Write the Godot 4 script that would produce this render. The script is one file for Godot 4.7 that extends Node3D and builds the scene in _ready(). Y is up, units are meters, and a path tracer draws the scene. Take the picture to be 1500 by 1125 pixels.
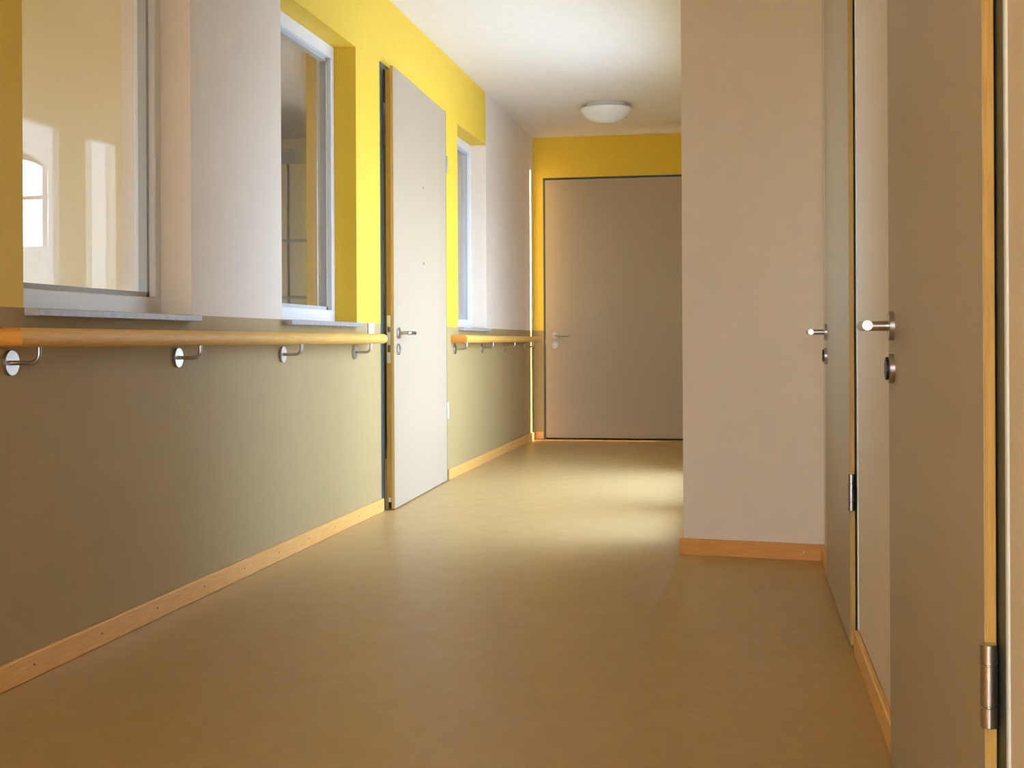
extends Node3D

# metres, y up; the corridor runs along -z, the camera stands at its near end
const XL := -1.716     # left wall face
const XR := 0.294      # right wall face, near part
const XG := -0.227     # right wall face, far part
const XB := -1.951     # room side of the left wall
const ZP := -4.93      # end wall that narrows the corridor
const ZF := -10.57     # far wall
const ZB := 6.0        # wall behind the camera
const HC := 2.51       # ceiling
const DADO := 0.903    # top of the taupe band
const HEAD := 2.15     # window heads

var mats := {}
var taken := {}


func _ready() -> void:
	set_camera_and_light()
	make_materials()
	build_shell()
	build_outdoors()
	build_left_rooms()
	build_left_windows()
	build_doors()
	build_terrace_door()
	build_baseboards()
	build_handrails()
	build_small_things()


func set_camera_and_light() -> void:
	var f := 1880.0
	var cam := Camera3D.new()
	cam.name = "camera"
	cam.projection = Camera3D.PROJECTION_FRUSTUM
	cam.near = 0.05
	cam.far = 200.0
	cam.size = 1125.0 / f * cam.near
	cam.frustum_offset = Vector2(0.0, -(562.5 - 499.7) / f * cam.near)
	cam.position = Vector3(0, 0.816, 0)
	cam.rotation = Vector3(0, atan(338.0 / f), deg_to_rad(-0.28))
	add_child(cam)
	cam.current = true

	var sky := ProceduralSkyMaterial.new()
	sky.sky_top_color = Color(0.58, 0.695, 0.92)
	sky.sky_horizon_color = Color(0.775, 0.865, 0.985)
	sky.sky_curve = 0.25
	sky.ground_bottom_color = Color(0.42, 0.40, 0.36)
	sky.ground_horizon_color = Color(0.62, 0.60, 0.56)
	sky.sun_angle_max = 2.0
	var env := Environment.new()
	env.background_mode = Environment.BG_SKY
	env.sky = Sky.new()
	env.sky.sky_material = sky
	env.background_energy_multiplier = 6.0
	env.tonemap_mode = Environment.TONE_MAPPER_LINEAR
	env.tonemap_exposure = 3.65
	env.sdfgi_enabled = true
	env.ssao_enabled = true
	env.ssil_enabled = true
	var we := WorldEnvironment.new()
	we.name = "surroundings"
	we.environment = env
	add_child(we)

	var sun := DirectionalLight3D.new()
	sun.name = "sun"
	sun.light_color = Color(1.0, 0.91, 0.67)
	sun.light_energy = 3.2
	sun.light_angular_distance = 0.6
	sun.shadow_enabled = true
	add_child(sun)
	sun.look_at_from_position(Vector3.ZERO, Vector3(-1.0, -0.14, 0.0))


# ---------------------------------------------------------------- materials

func noise_tex(freq: float, lo: float, hi: float, seed_: int, octaves := 4, tint := Color(1, 1, 1)) -> NoiseTexture2D:
	var n := FastNoiseLite.new()
	n.seed = seed_
	n.frequency = freq
	n.fractal_octaves = octaves
	var t := NoiseTexture2D.new()
	t.width = 512
	t.height = 512
	t.seamless = true
	t.noise = n
	var g := Gradient.new()
	g.set_color(0, Color(lo, lo, lo) * tint)
	g.set_color(1, Color(hi, hi, hi))
	t.color_ramp = g
	return t


func mat(called: String, c: Color, rough: float, spec := 0.5, metal := 0.0) -> StandardMaterial3D:
	var m := StandardMaterial3D.new()
	m.resource_name = called
	m.albedo_color = c
	m.roughness = rough
	m.metallic_specular = spec
	m.metallic = metal
	mats[called] = m
	return m


func world_map(m: StandardMaterial3D, scale: Vector3) -> void:
	m.uv1_triplanar = true
	m.uv1_world_triplanar = true
	m.uv1_scale = scale


func make_materials() -> void:
	var mottle := noise_tex(0.012, 0.98, 1.0, 3)
	for p in [["cream", Color(0.945, 0.88, 0.775), 0.62], ["yellow", Color(0.97, 0.81, 0.26), 0.55], ["taupe", Color(0.72, 0.622, 0.405), 0.62], ["white_ceiling", Color(0.96, 0.92, 0.83), 0.8]]:
		var m := mat(p[0], p[1], p[2], 0.36)
		m.albedo_texture = mottle
		world_map(m, Vector3(1.3, 1.3, 1.3))
	var fl := mat("linoleum", Color(0.78, 0.64, 0.39), 0.42, 0.33)
	fl.albedo_texture = noise_tex(0.03, 0.96, 1.0, 11, 5)
	fl.roughness_texture = noise_tex(0.01, 0.75, 1.0, 13, 4)
	world_map(fl, Vector3(1.1, 1.1, 1.1))
	var grain := noise_tex(0.02, 0.90, 1.0, 21, 5, Color(1.0, 0.97, 0.91))
	for w in [["beech_long", Vector3(14, 14, 0.7)], ["beech_cross", Vector3(0.7, 14, 14)], ["beech_upright", Vector3(14, 0.7, 14)]]:
		var m := mat(w[0], Color(1.0, 0.77, 0.42), 0.38, 0.5)
		m.albedo_texture = grain
		world_map(m, w[1])
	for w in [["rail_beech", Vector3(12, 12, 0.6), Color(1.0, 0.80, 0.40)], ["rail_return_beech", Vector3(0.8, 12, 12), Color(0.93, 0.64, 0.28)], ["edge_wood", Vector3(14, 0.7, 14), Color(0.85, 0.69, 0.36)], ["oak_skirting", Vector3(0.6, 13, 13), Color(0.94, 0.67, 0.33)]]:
		var m := mat(w[0], w[2], 0.42, 0.36)
		m.albedo_texture = grain
		world_map(m, w[1])
	mat("door_laminate", Color(0.725, 0.65, 0.52), 0.50, 0.42)
	mat("frame_steel", Color(0.30, 0.33, 0.30), 0.45, 0.5)
	mat("white_lacquer", Color(0.93, 0.92, 0.89), 0.30, 0.5)
	mat("gasket", Color(0.72, 0.72, 0.68), 0.5)
	mat("sill_stone", Color(0.74, 0.72, 0.70), 0.30, 0.5).albedo_texture = noise_tex(0.02, 0.84, 1.0, 31, 5)
	world_map(mats.sill_stone, Vector3(3, 3, 3))
	mat("stainless", Color(0.74, 0.72, 0.69), 0.28, 0.5, 1.0)
	mat("stainless_bright", Color(0.76, 0.75, 0.72), 0.30, 0.5, 1.0)
	mat("black_plastic", Color(0.05, 0.05, 0.05), 0.45)
	mat("white_plastic", Color(0.95, 0.95, 0.93), 0.35)
	mat("dark_rubber", Color(0.10, 0.09, 0.08), 0.8)
	mat("grey_seal", Color(0.66, 0.58, 0.52), 0.6)
	mat("dark_gap", Color(0.12, 0.11, 0.09), 0.8)
	mat("latch_brass", Color(0.45, 0.34, 0.22), 0.4, 0.5, 0.6)
	mat("screw_zinc", Color(0.80, 0.79, 0.76), 0.3, 0.5, 0.9)
	var op := mat("opal_glass", Color(0.95, 0.94, 0.88), 0.18, 0.5)
	op.subsurf_scatter_enabled = true
	op.subsurf_scatter_strength = 0.2
	mat("sealant", Color(0.88, 0.90, 0.88), 0.5)
	mat("cupboard_front", Color(0.58, 0.50, 0.26), 0.5)
	mat("cupboard_top", Color(0.38, 0.36, 0.17), 0.5)
	mat("paving", Color(0.90, 0.89, 0.87), 0.8).albedo_texture = mottle
	world_map(mats.paving, Vector3(1, 1, 1))
	mat("bar_paint", Color(0.40, 0.38, 0.34), 0.6)
	mat("render_cream", Color(0.93, 0.91, 0.84), 0.85)
	mat("wing_render", Color(0.70, 0.68, 0.60), 0.85)
	mat("room_cream", Color(0.93, 0.85, 0.66), 0.7)
	var gl := mat("clear_glass", Color(1, 1, 1, 0.02), 0.0, 0.38)
	gl.transparency = BaseMaterial3D.TRANSPARENCY_ALPHA
	var gb := mat("mirrored_glass", Color(0.55, 0.62, 0.66), 0.05, 0.9)
	gb.metallic = 0.3


# ---------------------------------------------------------------- shapes

func tool() -> SurfaceTool:
	var st := SurfaceTool.new()
	st.begin(Mesh.PRIMITIVE_TRIANGLES)
	return st


func tri(st: SurfaceTool, p: Array, n: Array) -> void:
	var face: Vector3 = (p[1] - p[0]).cross(p[2] - p[0])
	var order := [0, 2, 1] if face.dot(n[0] + n[1] + n[2]) > 0.0 else [0, 1, 2]
	for i in order:
		st.set_normal(n[i])
		st.set_uv(Vector2(p[i].x + p[i].z, p[i].y))
		st.add_vertex(p[i])


func quad(st: SurfaceTool, a: Vector3, b: Vector3, c: Vector3, d: Vector3, n: Vector3) -> void:
	tri(st, [a, b, c], [n, n, n])
	tri(st, [a, c, d], [n, n, n])


func quad4(st: SurfaceTool, p: Array, n: Array) -> void:
	tri(st, [p[0], p[1], p[2]], [n[0], n[1], n[2]])
	tri(st, [p[0], p[2], p[3]], [n[0], n[2], n[3]])


# a box between two corners whose edges are cut by c
func box(st: SurfaceTool, a: Vector3, b: Vector3, c := 0.0) -> void:
	var lo := Vector3(minf(a.x, b.x), minf(a.y, b.y), minf(a.z, b.z))
	var hi := Vector3(maxf(a.x, b.x), maxf(a.y, b.y), maxf(a.z, b.z))
	var mid := (lo + hi) / 2.0
	var h := (hi - lo) / 2.0
	for ax in 3:
		var u := (ax + 1) % 3
		var v := (ax + 2) % 3
		for s in [-1.0, 1.0]:
			var n := Vector3.ZERO
			n[ax] = s
			var q := []
			for k in [[-1, -1], [1, -1], [1, 1], [-1, 1]]:
				var p := Vector3.ZERO
				p[ax] = s * h[ax]
				p[u] = k[0] * (h[u] - c)
				p[v] = k[1] * (h[v] - c)
				q.append(mid + p)
			quad(st, q[0], q[1], q[2], q[3], n)
	if c <= 0.0:
		return
	for ax in 3:
		var u := (ax + 1) % 3
		var v := (ax + 2) % 3
		for su in [-1.0, 1.0]:
			for sv in [-1.0, 1.0]:
				var q := []
				for k in [[-1, 0], [1, 0], [1, 1], [-1, 1]]:
					var p := Vector3.ZERO
					p[ax] = k[0] * (h[ax] - c)
					p[u] = su * (h[u] - (c if k[1] else 0.0))
					p[v] = sv * (h[v] - (0.0 if k[1] else c))
					q.append(mid + p)
				var n := Vector3.ZERO
				n[u] = su
				n[v] = sv
				quad(st, q[0], q[1], q[2], q[3], n.normalized())
	for sx in [-1.0, 1.0]:
		for sy in [-1.0, 1.0]:
			for sz in [-1.0, 1.0]:
				var s := Vector3(sx, sy, sz)
				var n := s.normalized()
				tri(st, [mid + s * Vector3(h.x, h.y - c, h.z - c), mid + s * Vector3(h.x - c, h.y, h.z - c), mid + s * Vector3(h.x - c, h.y - c, h.z)], [n, n, n])


# an upright prism over a convex outline of x and z
func prism(st: SurfaceTool, outline: Array, y0: float, y1: float) -> void:
	var mid := Vector2.ZERO
	for p in outline:
		mid += p / outline.size()
	for k in outline.size():
		var a: Vector2 = outline[k]
		var b: Vector2 = outline[(k + 1) % outline.size()]
		var n := Vector2(b.y - a.y, a.x - b.x).normalized()
		if n.dot(a - mid) < 0.0:
			n = -n
		quad(st, Vector3(a.x, y0, a.y), Vector3(b.x, y0, b.y), Vector3(b.x, y1, b.y), Vector3(a.x, y1, a.y), Vector3(n.x, 0, n.y))
		tri(st, [Vector3(mid.x, y1, mid.y), Vector3(a.x, y1, a.y), Vector3(b.x, y1, b.y)], [Vector3.UP, Vector3.UP, Vector3.UP])
		tri(st, [Vector3(mid.x, y0, mid.y), Vector3(a.x, y0, a.y), Vector3(b.x, y0, b.y)], [Vector3.DOWN, Vector3.DOWN, Vector3.DOWN])


# a profile of [radius, along] points turned about an axis
func lathe(st: SurfaceTool, at: Vector3, axis: Vector3, profile: Array, sides := 32, creases := true) -> void:
	var w := axis.normalized()
	var u := (Vector3.UP if absf(w.y) < 0.9 else Vector3.RIGHT).cross(w).normalized()
	var v := w.cross(u)
	for k in profile.size() - 1:
		var r0: float = profile[k][0]
		var r1: float = profile[k + 1][0]
		var y0: float = profile[k][1]
		var y1: float = profile[k + 1][1]
		var slope := Vector2(y1 - y0, r0 - r1).normalized()   # outward, along
		var n0 := slope
		var n1 := slope
		if not creases:
			if k > 0:
				n0 = (slope + Vector2(y0 - profile[k - 1][1], profile[k - 1][0] - r0).normalized()).normalized()
			if k + 2 < profile.size():
				n1 = (slope + Vector2(profile[k + 2][1] - y1, r1 - profile[k + 2][0]).normalized()).normalized()
		for i in sides:
			var e0 := u * cos(TAU * i / sides) + v * sin(TAU * i / sides)
			var e1 := u * cos(TAU * (i + 1) / sides) + v * sin(TAU * (i + 1) / sides)
			var p := [at + e0 * r0 + w * y0, at + e1 * r0 + w * y0, at + e1 * r1 + w * y1, at + e0 * r1 + w * y1]
			var n := [e0 * n0.x + w * n0.y, e1 * n0.x + w * n0.y, e1 * n1.x + w * n1.y, e0 * n1.x + w * n1.y]
			if r0 > 0.0:
				tri(st, [p[0], p[1], p[2]], [n[0], n[1], n[2]])
			if r1 > 0.0:
				tri(st, [p[0], p[2], p[3]], [n[0], n[2], n[3]])


# a round bar along points, with flat ends
func bar(st: SurfaceTool, pts: Array, r: float, sides := 20, ends := true) -> void:
	var u := Vector3.ZERO
	var rings := []
	for k in pts.size():
		var d: Vector3 = (pts[mini(k + 1, pts.size() - 1)] - pts[maxi(k - 1, 0)]).normalized()
		if k == 0:
			u = (Vector3.UP if absf(d.y) < 0.9 else Vector3.RIGHT).cross(d).normalized()
		else:
			u = (u - d * u.dot(d)).normalized()
		var v := d.cross(u)
		var ring := []
		for i in sides:
			ring.append(u * cos(TAU * i / sides) + v * sin(TAU * i / sides))
		rings.append(ring)
	for k in pts.size() - 1:
		for i in sides:
			var j := (i + 1) % sides
			var n := [rings[k][i], rings[k][j], rings[k + 1][j], rings[k + 1][i]]
			quad4(st, [pts[k] + n[0] * r, pts[k] + n[1] * r, pts[k + 1] + n[2] * r, pts[k + 1] + n[3] * r], n)
	if ends:
		for k in [0, pts.size() - 1]:
			var d: Vector3 = (pts[0] - pts[1]).normalized() if k == 0 else (pts[k] - pts[k - 1]).normalized()
			for i in sides:
				tri(st, [pts[k], pts[k] + rings[k][i] * r, pts[k] + rings[k][(i + 1) % sides] * r], [d, d, d])


# a round bar from a to b whose ends are cut along the planes with normals na and nb
func cut_bar(st: SurfaceTool, a: Vector3, b: Vector3, na: Vector3, nb: Vector3, r: float, sides := 32) -> void:
	var d := (b - a).normalized()
	var u := (Vector3.UP if absf(d.y) < 0.9 else Vector3.RIGHT).cross(d).normalized()
	var v := d.cross(u)
	for i in sides:
		var e := []
		var q := []
		for k in [i, i + 1]:
			e.append(u * cos(TAU * k / sides) + v * sin(TAU * k / sides))
		for k in [[0, a, na], [1, a, na], [1, b, nb], [0, b, nb]]:
			var off: Vector3 = e[k[0]] * r
			q.append(k[1] + off - d * (off.dot(k[2]) / d.dot(k[2])))
		quad4(st, q, [e[0], e[1], e[1], e[0]])


func put(called: String, st: SurfaceTool, m: String, parent: Node3D = self) -> MeshInstance3D:
	var o := MeshInstance3D.new()
	o.name = numbered(called) if parent == self else called
	o.mesh = st.commit()
	o.material_override = mats[m]
	parent.add_child(o, true)
	return o


func numbered(called: String) -> String:
	taken[called] = taken.get(called, -1) + 1
	return called if taken[called] == 0 else "%s_%03d" % [called, taken[called]]


func thing(called: String, label: String, category: String, at := Vector3.ZERO, kind := "", group := "") -> Node3D:
	var o := Node3D.new()
	o.name = numbered(called)
	add_child(o)
	o.position = at
	return tag(o, label, category, kind, group)


func tag(o: Node3D, label: String, category: String, kind := "", group := "") -> Node3D:
	o.set_meta("label", label)
	o.set_meta("category", category)
	if kind:
		o.set_meta("kind", kind)
	if group:
		o.set_meta("group", group)
	return o


func block(called: String, m: String, parent: Node3D, a: Vector3, b: Vector3, c := 0.0) -> MeshInstance3D:
	var st := tool()
	box(st, a, b, c)
	return put(called, st, m, parent)


# ---------------------------------------------------------------- the shell

func build_shell() -> void:
	var f := block("floor", "linoleum", self, Vector3(-5.3, -0.12, ZB + 0.2), Vector3(XR + 0.24, 0, ZP - 0.19))
	var st := tool()
	box(st, Vector3(-5.3, -0.12, ZB + 0.2), Vector3(XR + 0.24, 0, ZP - 0.19))
	box(st, Vector3(-5.3, -0.12, ZP - 0.19), Vector3(XG + 0.1, 0, ZF - 0.2))
	f.mesh = st.commit()
	tag(f, "beige linoleum floor running down the whole corridor", "floor", "structure")
	st = tool()
	box(st, Vector3(-5.3, HC, ZB + 0.2), Vector3(XR + 0.24, HC + 0.2, ZP - 0.19))
	box(st, Vector3(-5.3, HC, ZP - 0.19), Vector3(XG + 0.24, HC + 0.2, ZF - 0.2))
	tag(put("ceiling", st, "white_ceiling"), "smooth off-white ceiling above the corridor", "ceiling", "structure")

	# left wall: taupe band below, cream and yellow fields above that change at the window edges
	var wl := thing("wall_left", "left corridor wall painted taupe below and yellow and cream above", "wall", Vector3.ZERO, "structure")
	st = tool()
	for s in [[ZB + 0.2, -6.0], [-7.372, ZF - 0.2]]:
		box(st, Vector3(XB, 0, s[0]), Vector3(XL, DADO, s[1]))
	put("taupe_band", st, "taupe", wl)
	st = tool()
	box(st, Vector3(XB, DADO, -1.2), Vector3(XL, HC, -2.853))
	box(st, Vector3(XB, HEAD, -4.627), Vector3(XL, HC, -5.585))
	box(st, Vector3(XB, DADO, -5.585), Vector3(XL, HC, -6.0))
	box(st, Vector3(XB, 2.166, -6.0), Vector3(XL, HC, -7.372))
	box(st, Vector3(XB, DADO, -7.372), Vector3(XL, HC, -7.685))
	box(st, Vector3(XB, HEAD, -7.685), Vector3(XL, HC, -8.57))
	put("yellow_field", st, "yellow", wl)
	st = tool()
	box(st, Vector3(XB, DADO, ZB + 0.2), Vector3(XL, HC, -1.2))
	box(st, Vector3(XB, HEAD, -2.853), Vector3(XL, HC, -3.817))
	box(st, Vector3(XB, DADO, -3.817), Vector3(XL, HC, -4.627))
	box(st, Vector3(XB, DADO, -8.57), Vector3(XL, HC, ZF - 0.2))
	put("cream_field", st, "cream", wl)

	# right wall with two shallow door recesses
	st = tool()
	box(st, Vector3(XR + 0.1, 0, 2.2), Vector3(XR + 0.24, HC, ZP + 0.065))
	for s in [[2.2, -1.526], [-2.592, -3.447], [-4.514, ZP + 0.065], [ZB + 0.2, 5.8]]:
		box(st, Vector3(XR, 0, s[0]), Vector3(XR + 0.1, HC, s[1]))
	box(st, Vector3(XR, 0, 5.8), Vector3(XR + 0.24, 0.3, 2.2))
	box(st, Vector3(XR, 2.3, 5.8), Vector3(XR + 0.24, HC, 2.2))
	box(st, Vector3(XR + 0.1, 0, ZB + 0.2), Vector3(XR + 0.24, HC, 5.8))
	for s in [[-1.526, -2.592], [-3.447, -4.514]]:
		box(st, Vector3(XR, 2.166, s[0]), Vector3(XR + 0.1, HC, s[1]))
	tag(put("wall_right", st, "cream"), "cream right wall with two taupe doors beside the camera", "wall", "structure")

	# the short end wall that narrows the corridor
	st = tool()
	prism(st, [Vector2(XG, ZP - 0.016), Vector2(XR, ZP + 0.065), Vector2(XR + 0.24, ZP + 0.065), Vector2(XR + 0.24, ZP - 0.19), Vector2(XG, ZP - 0.19)], 0.0, HC)
	tag(put("wall_end", st, "cream"), "cream end wall that juts out from the right", "wall", "structure")

	# far right wall: lintel over the glazed door, solid part, narrow slot beside the far wall
	st = tool()
	box(st, Vector3(XG, 2.09, ZP - 0.19), Vector3(XG + 0.24, HC, -8.05))
	box(st, Vector3(XG, 0, -8.05), Vector3(XG + 0.24, HC, -10.405))
	box(st, Vector3(XG, 2.46, -10.405), Vector3(XG + 0.24, HC, -10.458))
	box(st, Vector3(XG, 0, -10.458), Vector3(XG + 0.24, HC, ZF - 0.2))
	tag(put("wall_side", st, "cream"), "cream right wall of the far corridor behind the end wall", "wall", "structure")

	# far wall
	var wf := thing("wall_far", "far corridor wall, yellow above a taupe band", "wall", Vector3.ZERO, "structure")
	st = tool()
	box(st, Vector3(XL, 0, ZF - 0.1), Vector3(XG, HC, ZF - 0.2))
	box(st, Vector3(XL, DADO, ZF), Vector3(-1.632, HC, ZF - 0.1))
	box(st, Vector3(-1.632, 2.172, ZF), Vector3(XG, HC, ZF - 0.1))
	put("yellow_field", st, "yellow", wf)
	st = tool()
	box(st, Vector3(XL, 0, ZF), Vector3(-1.632, DADO, ZF - 0.1))
	box(st, Vector3(-0.36, 0, ZF), Vector3(XG, 2.172, ZF - 0.1))
	put("taupe_band", st, "taupe", wf)

	# wall behind the camera, with a window
	st = tool()
	box(st, Vector3(XB, 0, ZB), Vector3(XR + 0.24, 0.1, ZB + 0.2))
	box(st, Vector3(XB, 2.4, ZB), Vector3(XR + 0.24, HC, ZB + 0.2))
	box(st, Vector3(XB, 0.1, ZB), Vector3(-1.65, 2.4, ZB + 0.2))
	box(st, Vector3(0.23, 0.1, ZB), Vector3(XR + 0.24, 2.4, ZB + 0.2))
	tag(put("wall_back", st, "cream"), "cream wall with a window behind the camera", "wall", "structure")
	var wb := thing("window_4", "white framed window in the wall behind the camera", "window", Vector3.ZERO, "structure")
	window_unit(wb, Vector3(-1.65, 0.1, ZB + 0.08), Vector3.RIGHT, 1.88, 2.3, Vector3.BACK)


	var wr := thing("window_8", "white framed window in the right wall behind the camera", "window", Vector3.ZERO, "structure")
	window_unit(wr, Vector3(XR + 0.14, 0.3, 5.8), Vector3.FORWARD, 3.6, 2.0, Vector3.LEFT)


func build_outdoors() -> void:
	tag(block("ground", "paving", self, Vector3(XG + 0.1, -0.3, 14), Vector3(14, -0.1, -16)), "pale paving of the yard outside the glazed door", "ground", "structure")
	# wing of the building with an arched window, seen mirrored in the nearest pane
	var z := -10.0
	var x0 := 1.98
	var x1 := 2.90
	var spring := 2.0
	var st := tool()
	var r := (x1 - x0) / 2.0
	box(st, Vector3(XG + 0.24, -0.1, z), Vector3(x0, 3.6, z - 0.25))
	box(st, Vector3(x1, -0.1, z), Vector3(4.2, 3.6, z - 0.25))
	box(st, Vector3(x0, -0.1, z), Vector3(x1, 1.64, z - 0.25))
	for k in 16:
		var a0 := PI * k / 16.0
		var a1 := PI * (k + 1) / 16.0
		var p0 := Vector3((x0 + x1) / 2 + r * cos(a0), spring + r * sin(a0), z)
		var p1 := Vector3((x0 + x1) / 2 + r * cos(a1), spring + r * sin(a1), z)
		var t0 := Vector3(p0.x, 3.6, z)
		var t1 := Vector3(p1.x, 3.6, z)
		quad(st, p0, p1, t1, t0, Vector3.BACK)
		var back := Vector3(0, 0, -0.25)
		quad(st, p0, p1, p1 + back, p0 + back, Vector3(-cos(a0), -sin(a0), 0))
		quad(st, p0 + back, p1 + back, t1 + back, t0 + back, Vector3.FORWARD)
		quad(st, t0, t1, t1 + back, t0 + back, Vector3.UP)
	tag(put("wall_wing", st, "wing_render"), "cream rendered wing wall with an arched window in the yard", "wall", "structure")
	var aw := thing("window_5", "arched window with glazing bars in the yard wall", "window", Vector3.ZERO, "structure")
	st = tool()
	var pts := []
	pts.append(Vector3(x1 - 0.03, 1.64, z - 0.12))
	for k in 17:
		pts.append(Vector3((x0 + x1) / 2 + (r - 0.03) * cos(PI * k / 16.0), spring + (r - 0.03) * sin(PI * k / 16.0), z - 0.12))
	pts.append(Vector3(x0 + 0.03, 1.64, z - 0.12))
	bar(st, pts, 0.03, 8)
	put("window_frame", st, "bar_paint", aw)
	for b in [2.19, 2.45, 2.71]:
		block("glazing_bar", "bar_paint", aw, Vector3(b - 0.014, 1.64, z - 0.13), Vector3(b + 0.014, spring + sqrt(r * r - (b - (x0 + x1) / 2) ** 2), z - 0.10))
	for h in [2.067]:
		block("glazing_bar", "bar_paint", aw, Vector3(x0, h - 0.014, z - 0.13), Vector3(x1, h + 0.014, z - 0.10))
	# garden wall that keeps the low sun off the glazed door
	tag(block("wall_garden", "render_cream", self, Vector3(7.0, -0.1, -2.6), Vector3(7.25, 3.3, -10.2)), "cream garden wall across the yard", "wall", "structure")


func build_left_rooms() -> void:
	# rooms behind the inner windows
	var st := tool()
	box(st, Vector3(-5.3, 0, -0.9), Vector3(XB, HC, -1.0))
	box(st, Vector3(-5.3, 0, -4.25), Vector3(XB, HC, -4.35))
	box(st, Vector3(-5.3, 0, -10.2), Vector3(XB, HC, -10.3))
	box(st, Vector3(-5.3, 0, -1.0), Vector3(-5.1, 0.8, -10.3))
	box(st, Vector3(-5.3, 2.2, -1.0), Vector3(-5.1, HC, -10.3))
	for s in [[-1.0, -1.6], [-3.6, -5.8], [-7.6, -10.3]]:
		box(st, Vector3(-5.3, 0.8, s[0]), Vector3(-5.1, 2.2, s[1]))
	tag(put("wall_room", st, "room_cream"), "cream walls of the rooms behind the inner windows", "wall", "structure")
	var w6 := thing("window_6", "outer window of the room behind the nearest inner window", "window", Vector3.ZERO, "structure")
	window_unit(w6, Vector3(-5.2, 0.8, -1.6), Vector3.FORWARD, 2.0, 1.4, Vector3.RIGHT)
	var w7 := thing("window_7", "outer window of the kitchen behind the middle inner window", "window", Vector3.ZERO, "structure")
	window_unit(w7, Vector3(-5.2, 0.8, -5.8), Vector3.FORWARD, 1.8, 1.4, Vector3.RIGHT)
	# tall cupboard seen through the middle window
	var c := thing("tall_cupboard", "olive-brown cupboard seen through the middle inner window", "cupboard", Vector3(-2.95, 0, -8.6))
	block("carcass", "cupboard_top", c, Vector3(-0.9, 0.0, -0.6), Vector3(0.52, 2.18, -0.03), 0.003)
	for k in 2:
		var x: float = -0.88 + k * 0.7
		for y in [[0.1, 0.78], [0.8, 1.12], [1.14, 1.52], [1.54, 2.07]]:
			block("door_front", "cupboard_front", c, Vector3(x, y[0], -0.03), Vector3(x + 0.68, y[1], 0.0), 0.003)


# ---------------------------------------------------------------- windows

# a framed pane: corner at the lower start, running along `along`, face towards `face`
func window_unit(parent: Node3D, corner: Vector3, along: Vector3, length: float, height: float, face: Vector3) -> void:
	var w := 0.056
	var t := 0.035
	var up := Vector3.UP
	var e := face * t
	block("top_rail", "white_lacquer", parent, corner + up * (height - w) - e, corner + along * length + up * height + e, 0.003)
	block("bottom_rail", "white_lacquer", parent, corner - e, corner + along * length + up * w + e, 0.003)
	var v := 0.040
	for s in [0.0, length - v]:
		block("stile", "white_lacquer", parent, corner + along * s + up * w - e, corner + along * (s + v) + up * (height - w) + e, 0.003)
	# dark gasket round the pane
	var g := 0.016
	var st := tool()
	var lo := corner + along * v + up * w
	var hi := corner + along * (length - v) + up * (height - w)
	var d := face * 0.014
	box(st, lo - d, lo + along * g + up * (height - 2 * w) + d)
	box(st, hi - along * g - up * (height - 2 * w) - d, hi + d)
	box(st, lo - d, lo + along * (length - 2 * v) + up * g + d)
	box(st, hi - along * (length - 2 * v) - up * g - d, hi + d)
	put("gasket", st, "gasket", parent)
	block("pane", "clear_glass", parent, lo + (along + up) * 0.006 - face * 0.009, hi - (along + up) * 0.006 + face * 0.009)


func build_left_windows() -> void:
	var spots := [
		[-2.853, -3.817, "nearest inner window, reflecting an arched window, at the left edge"],
		[-4.627, -5.585, "middle inner window with a yellow reveal, left of the white-lit door"],
		[-7.685, -8.57, "farthest small inner window, beyond the door on the left"]]
	for k in 3:
		var s: Array = spots[k]
		var w := thing("window_%d" % (k + 1), s[2], "window", Vector3.ZERO, "structure")
		window_unit(w, Vector3(-1.853, DADO, s[0]), Vector3.FORWARD, s[0] - s[1], HEAD - DADO, Vector3.RIGHT)
		# stone ledge below, jutting into the corridor
		block("window_sill", "sill_stone", w, Vector3(-1.83, DADO - 0.02, s[0] - 0.004), Vector3(XL + 0.038, DADO - 0.001, s[1] + 0.004), 0.002)


# ---------------------------------------------------------------- doors

func door_fittings(door: Node3D, t: Transform3D, at: Vector3, out: Vector3, dark_cylinder: bool) -> void:
	var x := Vector3.UP.cross(out)
	var b := Basis(x, Vector3.UP, out)
	var st := tool()
	var pts := [Vector3(0, 0, 0.006), Vector3(0, 0, 0.044)]
	for k in 7:
		var a := PI / 2 * k / 6.0
		pts.append(Vector3(0.014 * (1 - cos(a)), 0, 0.044 + 0.014 * sin(a)))
	pts.append(Vector3(0.125, 0, 0.058))
	bar(st, pts, 0.0093, 24)
	var h := put("door_handle", st, "stainless", door)
	h.transform = t * Transform3D(b, at)
	st = tool()
	lathe(st, Vector3.ZERO, Vector3.BACK, [[0.0275, 0.0], [0.0275, 0.0085], [0.0265, 0.0095], [0.0, 0.0095]], 40)
	put("rosette", st, "stainless", h)
	st = tool()
	lathe(st, Vector3.ZERO, Vector3.BACK, [[0.0275, 0.0], [0.0275, 0.0085], [0.0265, 0.0095], [0.0, 0.0095]], 40)
	var k := put("lock_rosette", st, "stainless", door)
	k.transform = t * Transform3D(b, at - Vector3(0, 0.0795, 0))
	st = tool()
	if dark_cylinder:
		lathe(st, Vector3.ZERO, Vector3.BACK, [[0.0215, 0.0095], [0.0215, 0.0140], [0.0209, 0.0146], [0.0, 0.0146]], 32)
		put("key_cover", st, "black_plastic", k)
	else:
		lathe(st, Vector3(0, 0.005, 0), Vector3.BACK, [[0.0085, 0.0095], [0.0085, 0.0125], [0.0, 0.0125]], 20)
		box(st, Vector3(-0.0045, -0.018, 0.0095), Vector3(0.0045, 0.0, 0.0122), 0.001)
		put("key_cylinder", st, "stainless_bright", k)


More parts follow.
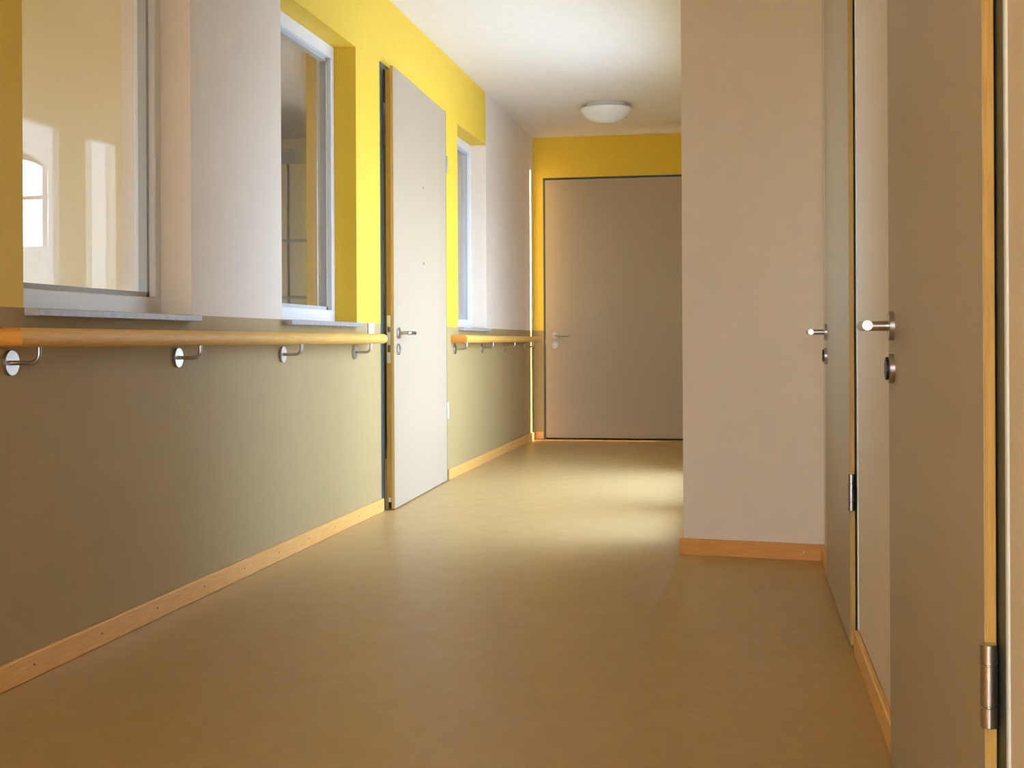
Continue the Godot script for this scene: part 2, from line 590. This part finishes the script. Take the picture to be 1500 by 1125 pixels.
# three-knuckle barrel hinge, axis upright, at its lower end
func hinge(door: Node3D, at: Vector3) -> void:
	var st := tool()
	for s in [[0.0, 0.0235], [0.025, 0.0715], [0.073, 0.0965]]:
		lathe(st, at + Vector3(0, s[0], 0), Vector3.UP, [[0.0, 0.0], [0.0092, 0.0], [0.0100, 0.0008], [0.0100, s[1] - s[0] - 0.0008], [0.0092, s[1] - s[0]], [0.0, s[1] - s[0]]], 24)
	bar(st, [at + Vector3(0, 0.001, 0), at + Vector3(0, 0.0955, 0)], 0.0080, 16)
	put("hinge", st, "stainless", door)


func build_doors() -> void:
	# the two closed doors of the right wall: rebated leaf whose lip lies on a flush steel frame
	for d in [[-1.574, "door_1", "closed taupe door nearest the camera on the right"], [-3.495, "door_2", "closed taupe door beside the jutting end wall on the right"]]:
		var z0: float = d[0]
		var z1: float = z0 - 0.985
		var door := thing(d[1], d[2], "door", Vector3.ZERO, "structure")
		var st := tool()
		for s in [[z0 + 0.047, z0 - 0.013], [z1 + 0.013, z1 - 0.032]]:
			box(st, Vector3(XR - 0.0015, 0, s[0]), Vector3(XR + 0.098, 2.166, s[1]))
		box(st, Vector3(XR - 0.0015, 2.14, z0 - 0.013), Vector3(XR + 0.098, 2.166, z1 + 0.013))
		put("door_frame", st, "frame_steel", door)
		st = tool()
		box(st, Vector3(XR - 0.003, 0.062, z0 + 0.047), Vector3(XR + 0.002, 2.166, z0 + 0.058), 0.001)
		put("sealant_bead", st, "sealant", door)
		st = tool()
		box(st, Vector3(XR - 0.0175, 0.008, z0 - 0.0006), Vector3(XR - 0.0165, 2.153, z1 + 0.0006))
		box(st, Vector3(XR, 0.008, z0 - 0.014), Vector3(XR + 0.024, 2.139, z1 + 0.014))
		var leaf := put("door_leaf", st, "door_laminate", door)
		st = tool()
		box(st, Vector3(XR - 0.0165, 0.008, z0), Vector3(XR - 0.0040, 2.153, z1), 0.001)
		put("edge_band", st, "edge_wood", leaf)
		door_fittings(door, Transform3D.IDENTITY, Vector3(XR - 0.0175, 0.841, z1 + 0.076), Vector3.LEFT, true)
		for y in [0.365, 1.72]:
			hinge(door, Vector3(XR - 0.0145, y, z0 + 0.009))

	# the left door, standing a hand's breadth ajar
	var door := thing("door_3", "pale taupe door ajar in the yellow left wall", "door", Vector3.ZERO, "structure")
	var st := tool()
	box(st, Vector3(XL + 0.0015, 0, -5.972), Vector3(XL - 0.012, 2.168, -6.03))
	box(st, Vector3(XL - 0.05, 0, -6.0), Vector3(XB, 2.166, -6.04))
	box(st, Vector3(XL - 0.012, 0, -6.0), Vector3(XL - 0.05, 2.166, -6.018))
	box(st, Vector3(XL + 0.0015, 0, -7.285), Vector3(XB, 2.168, -7.372))
	box(st, Vector3(XL + 0.0015, 2.142, -6.03), Vector3(XB, 2.168, -7.372))
	put("door_frame", st, "frame_steel", door)
	st = tool()
	for y in [[0.742, 0.782], [0.815, 0.842]]:
		box(st, Vector3(XL - 0.02, y[0], -6.0175), Vector3(XL - 0.034, y[1], -6.0195))
	put("strike_hole", st, "dark_gap", door)
	block("door_seal", "grey_seal", door, Vector3(XL - 0.013, 0.05, -6.0178), Vector3(XL - 0.019, 1.985, -6.0215), 0.001)
	# leaf in its own space: hinge line at the origin, leaf along +z, face at x = 0, body towards -x
	var t := Transform3D(Basis(Vector3.UP, deg_to_rad(1.75)), Vector3(XL + 0.016, 0, -7.302))
	st = tool()
	box(st, Vector3(-0.001, 0.007, 0.0006), Vector3(0, 2.154, 1.2894))
	box(st, Vector3(-0.0415, 0.007, 0.014), Vector3(-0.0405, 2.140, 1.276))
	var leaf := put("door_leaf", st, "door_laminate", door)
	leaf.transform = t
	st = tool()
	box(st, Vector3(-0.016, 0.007, 0), Vector3(-0.001, 2.154, 1.290), 0.001)
	box(st, Vector3(-0.0405, 0.007, 0.0136), Vector3(-0.016, 2.140, 1.2764))
	put("edge_band", st, "edge_wood", leaf)
	st = tool()
	box(st, Vector3(-0.018, 0.02, 1.2764), Vector3(-0.016, 2.13, 1.2778))
	put("seal_groove", st, "dark_rubber", leaf)
	st = tool()
	box(st, Vector3(-0.039, 0.712, 1.2764), Vector3(-0.019, 0.945, 1.2782), 0.0006)
	put("lock_plate", st, "stainless", leaf)
	st = tool()
	box(st, Vector3(-0.036, 0.862, 1.278), Vector3(-0.022, 0.888, 1.2795))
	box(st, Vector3(-0.036, 0.765, 1.278), Vector3(-0.022, 0.80, 1.2795))
	put("latch", st, "latch_brass", leaf)
	st = tool()
	box(st, Vector3(-0.034, 0.038, 1.2764), Vector3(-0.020, 0.060, 1.281), 0.001)
	put("drop_seal_button", st, "white_plastic", leaf)
	st = tool()
	box(st, Vector3(-0.034, 0.007, 1.2764), Vector3(-0.020, 0.037, 1.2795))
	put("drop_seal", st, "dark_rubber", leaf)
	door_fittings(door, t, Vector3(0, 0.8585, 1.215), Vector3.RIGHT, false)
	for y in [1.235, 1.64]:
		st = tool()
		lathe(st, Vector3.ZERO, Vector3.RIGHT, [[0.009, 0.0], [0.009, 0.002], [0.0055, 0.003], [0.005, 0.0012], [0.0, 0.0008]], 20)
		var v := put("door_viewer", st, "stainless", door)
		v.transform = t * Transform3D(Basis.IDENTITY, Vector3(0, y, 0.62))
	for y in [0.365, 1.80]:
		hinge(door, Vector3(XL + 0.017, y, -7.311))

	# the far door, leaf flush in a dark frame
	door = thing("door_4", "wide closed taupe door in the yellow far wall", "door", Vector3.ZERO, "structure")
	st = tool()
	box(st, Vector3(-1.632, 0, ZF + 0.002), Vector3(-1.617, 2.172, ZF - 0.098))
	box(st, Vector3(-0.375, 0, ZF + 0.002), Vector3(-0.36, 2.172, ZF - 0.098))
	box(st, Vector3(-1.617, 2.158, ZF + 0.002), Vector3(-0.375, 2.172, ZF - 0.098))
	put("door_frame", st, "frame_steel", door)
	block("door_leaf", "door_laminate", door, Vector3(-1.613, 0.012, ZF + 0.012), Vector3(-0.379, 2.154, ZF - 0.03), 0.002)
	door_fittings(door, Transform3D.IDENTITY, Vector3(-1.535, 0.8605, ZF + 0.012), Vector3.BACK, false)
	block("strike_plate", "stainless", door, Vector3(-1.6165, 0.79, ZF + 0.003), Vector3(-1.6135, 0.83, ZF + 0.0135))


func build_terrace_door() -> void:
	# glazed double door behind the jutting wall: it lights the corridor
	var d := thing("door_5", "white framed glazed double door to the yard", "door", Vector3.ZERO, "structure")
	var x0 := XG + 0.02
	var x1 := XG + 0.09
	var zs := ZP - 0.19
	var ze := -8.05
	var w := "white_lacquer"
	block("frame_head", w, d, Vector3(x0, 2.03, zs), Vector3(x1, 2.09, ze), 0.004)
	block("frame_jamb", w, d, Vector3(x0, 0, zs), Vector3(x1, 2.03, zs - 0.06), 0.004)
	block("frame_jamb", w, d, Vector3(x0, 0, ze + 0.06), Vector3(x1, 2.03, ze), 0.004)
	block("threshold", w, d, Vector3(x0, -0.001, zs - 0.06), Vector3(x1, 0.02, ze + 0.06), 0.004)
	for s in [[zs - 0.062, -6.285], [-6.29, ze + 0.062]]:
		var lf := block("door_leaf", w, d, Vector3(x0 - 0.008, 0.022, s[0]), Vector3(x1 - 0.01, 0.16, s[1]), 0.004)
		block("top_rail", w, lf, Vector3(x0 - 0.008, 1.93, s[0]), Vector3(x1 - 0.01, 2.028, s[1]), 0.004)
		var near := 0.1 if s[0] > -6 else 0.165
		var far := 0.165 if s[0] > -6 else 0.1
		block("stile", w, lf, Vector3(x0 - 0.008, 0.16, s[0]), Vector3(x1 - 0.01, 1.93, s[0] - near), 0.004)
		block("stile", w, lf, Vector3(x0 - 0.008, 0.16, s[1] + far), Vector3(x1 - 0.01, 1.93, s[1]), 0.004)
		block("pane", "clear_glass", lf, Vector3(x0 + 0.03, 0.16, s[0] - near), Vector3(x0 + 0.032, 1.93, s[1] + far))


# ---------------------------------------------------------------- skirting, rails, fittings

func skirting(called: String, label: String, m: String, a: Vector3, b: Vector3, screws: Array, out: Vector3) -> void:
	var st := tool()
	box(st, a, b, 0.003)
	var o := put(called, st, m)
	tag(o, label, "baseboard", "structure")
	for s in screws:
		st = tool()
		lathe(st, s, out, [[0.0028, -0.002], [0.0028, 0.0004], [0.002, 0.0008], [0.0, 0.0006]], 12)
		put("screw", st, "screw_zinc" if m == "oak_skirting" else "dark_gap", o)


func build_baseboards() -> void:
	var t := 0.014
	var sl := []
	for k in 12:
		sl.append(Vector3(XL + t, 0.034, -2.2 - 0.335 * k))
	skirting("baseboard_left", "beech baseboard along the left wall before the door", "beech_long", Vector3(XL, 0, ZB), Vector3(XL + t, 0.062, -5.974), sl, Vector3.RIGHT)
	skirting("baseboard_left_far", "beech baseboard along the left wall beyond the door", "beech_long", Vector3(XL, 0, -7.374), Vector3(XL + t, 0.062, ZF), [], Vector3.RIGHT)
	skirting("baseboard_far", "short beech baseboard beside the far door", "beech_cross", Vector3(XL + t, 0, ZF), Vector3(-1.634, 0.062, ZF + t), [], Vector3.BACK)
	var st := tool()
	prism(st, [Vector2(XG - t, ZP - 0.018), Vector2(XG - t, ZP - 0.016 + t), Vector2(XR, ZP + 0.065 + t), Vector2(XR, ZP + 0.065), Vector2(XG, ZP - 0.016)], 0.0, 0.060)
	var bb := put("baseboard_end", st, "oak_skirting")
	tag(bb, "reddish wooden baseboard with screws under the end wall", "baseboard", "structure")
	var along := Vector3(XR - XG, 0, 0.081).normalized()
	var face := Vector3.UP.cross(along) * -1.0
	for sc in [[0.075, 0.032], [0.45, 0.030]]:
		st = tool()
		lathe(st, Vector3(XG, sc[1], ZP - 0.016 + t) + along * sc[0], face, [[0.0042, -0.002], [0.0042, 0.0006], [0.003, 0.001], [0.0, 0.0008]], 12)
		put("screw", st, "screw_zinc", bb)
	skirting("baseboard_end_side", "wooden baseboard on the corner of the end wall", "beech_long", Vector3(XG - t, 0, ZP - 0.018), Vector3(XG, 0.060, ZP - 0.187), [], Vector3.LEFT)
	skirting("baseboard_right", "beech baseboard between the two right doors", "beech_long", Vector3(XR - t, 0, -2.594), Vector3(XR, 0.062, -3.437), [], Vector3.LEFT)
	skirting("baseboard_right_near", "beech baseboard right of the nearest door", "beech_long", Vector3(XR - t, 0, ZB), Vector3(XR, 0.062, -1.516), [], Vector3.LEFT)
	skirting("baseboard_right_far", "short beech baseboard between the right door and end wall", "beech_long", Vector3(XR - t, 0, -4.516), Vector3(XR, 0.062, ZP + 0.065 + t), [], Vector3.LEFT)
	skirting("baseboard_side", "beech baseboard of the far right wall", "beech_long", Vector3(XG - t, 0, -8.052), Vector3(XG, 0.062, ZF), [], Vector3.LEFT)


func handrail(label: String, z0: float, z1: float, brackets: Array) -> void:
	var y := 0.830
	var x := XL + 0.078
	var r := 0.0228
	var h := thing("handrail", label, "handrail", Vector3(XL, y, z0), "", "wooden handrails of the left wall")
	var o := -h.position
	var st := tool()
	var a := o + Vector3(x, y, z0)
	var b := o + Vector3(x, y, z1)
	var mitre := Vector3(1, 0, -1).normalized()
	cut_bar(st, a, b, mitre, Vector3.FORWARD, r)
	lathe(st, b, Vector3.FORWARD, [[r, 0.0], [r * 0.96, 0.006], [r * 0.8, 0.012], [r * 0.5, 0.016], [0.0, 0.0175]], 32, false)
	put("rail", st, "rail_beech", h)
	st = tool()
	cut_bar(st, o + Vector3(XL, y, z0), a, Vector3.RIGHT, mitre, r)
	put("rail_return", st, "rail_return_beech", h)
	for z in brackets:
		var p := o + Vector3(XL, 0.770, z)
		st = tool()
		var pts := [p + Vector3(0.008, 0, 0), p + Vector3(0.056, 0, 0)]
		for k in 9:
			var q := PI / 2 * k / 8.0
			pts.append(p + Vector3(0.056 + 0.022 * sin(q), 0.022 * (1 - cos(q)), 0))
		pts.append(p + Vector3(0.078, 0.041, 0))
		bar(st, pts, 0.0056, 16)
		lathe(st, p + Vector3(0.078, 0.036, 0), Vector3.UP, [[0.0, 0.0], [0.008, 0.0], [0.008, 0.006], [0.0, 0.006]], 16)
		var br := put("bracket", st, "stainless", h)
		st = tool()
		lathe(st, p, Vector3.RIGHT, [[0.0305, 0.0], [0.0305, 0.0085], [0.0295, 0.0095], [0.0, 0.0095]], 40)
		put("wall_plate", st, "stainless_bright", br)
		st = tool()
		lathe(st, p + Vector3(0.005, 0, 0.0295), Vector3.BACK, [[0.0035, 0.0], [0.0035, 0.0022], [0.0, 0.0022]], 12)
		put("grub_screw", st, "screw_zinc", br)


func build_handrails() -> void:
	handrail("long near wooden handrail under the two left windows", -2.705, -5.735, [-2.79, -3.706, -4.622, -5.538])
	handrail("shorter far wooden handrail beyond the left door", -7.50, -10.37, [-7.57, -8.40, -9.23, -10.06])


func build_small_things() -> void:
	# flush ceiling lamp, switched off
	var l := thing("ceiling_lamp", "round white opal glass ceiling lamp near the far door", "lamp", Vector3(-0.955, HC, -9.17))
	var st := tool()
	lathe(st, Vector3.ZERO, Vector3.DOWN, [[0.0, 0.0], [0.142, 0.0], [0.142, 0.026], [0.138, 0.030], [0.0, 0.030]], 48)
	put("base", st, "white_plastic", l)
	st = tool()
	lathe(st, Vector3.ZERO, Vector3.DOWN, [[0.140, 0.028], [0.176, 0.030], [0.183, 0.034], [0.185, 0.039], [0.182, 0.048], [0.170, 0.067], [0.150, 0.088], [0.125, 0.106], [0.095, 0.121], [0.062, 0.131], [0.03, 0.136], [0.0, 0.137]], 64, false)
	put("glass_bowl", st, "opal_glass", l)
	# light switch above the end of the handrail
	var s := thing("light_switch", "white light switch above the handrail next to the door", "switch", Vector3(XL, 0.862, -5.79))
	st = tool()
	box(st, Vector3(0, -0.041, -0.041), Vector3(0.009, 0.041, 0.041), 0.002)
	put("cover_plate", st, "white_plastic", s)
	st = tool()
	box(st, Vector3(0.009, -0.028, -0.028), Vector3(0.012, 0.028, 0.028), 0.001)
	put("rocker", st, "white_plastic", s)
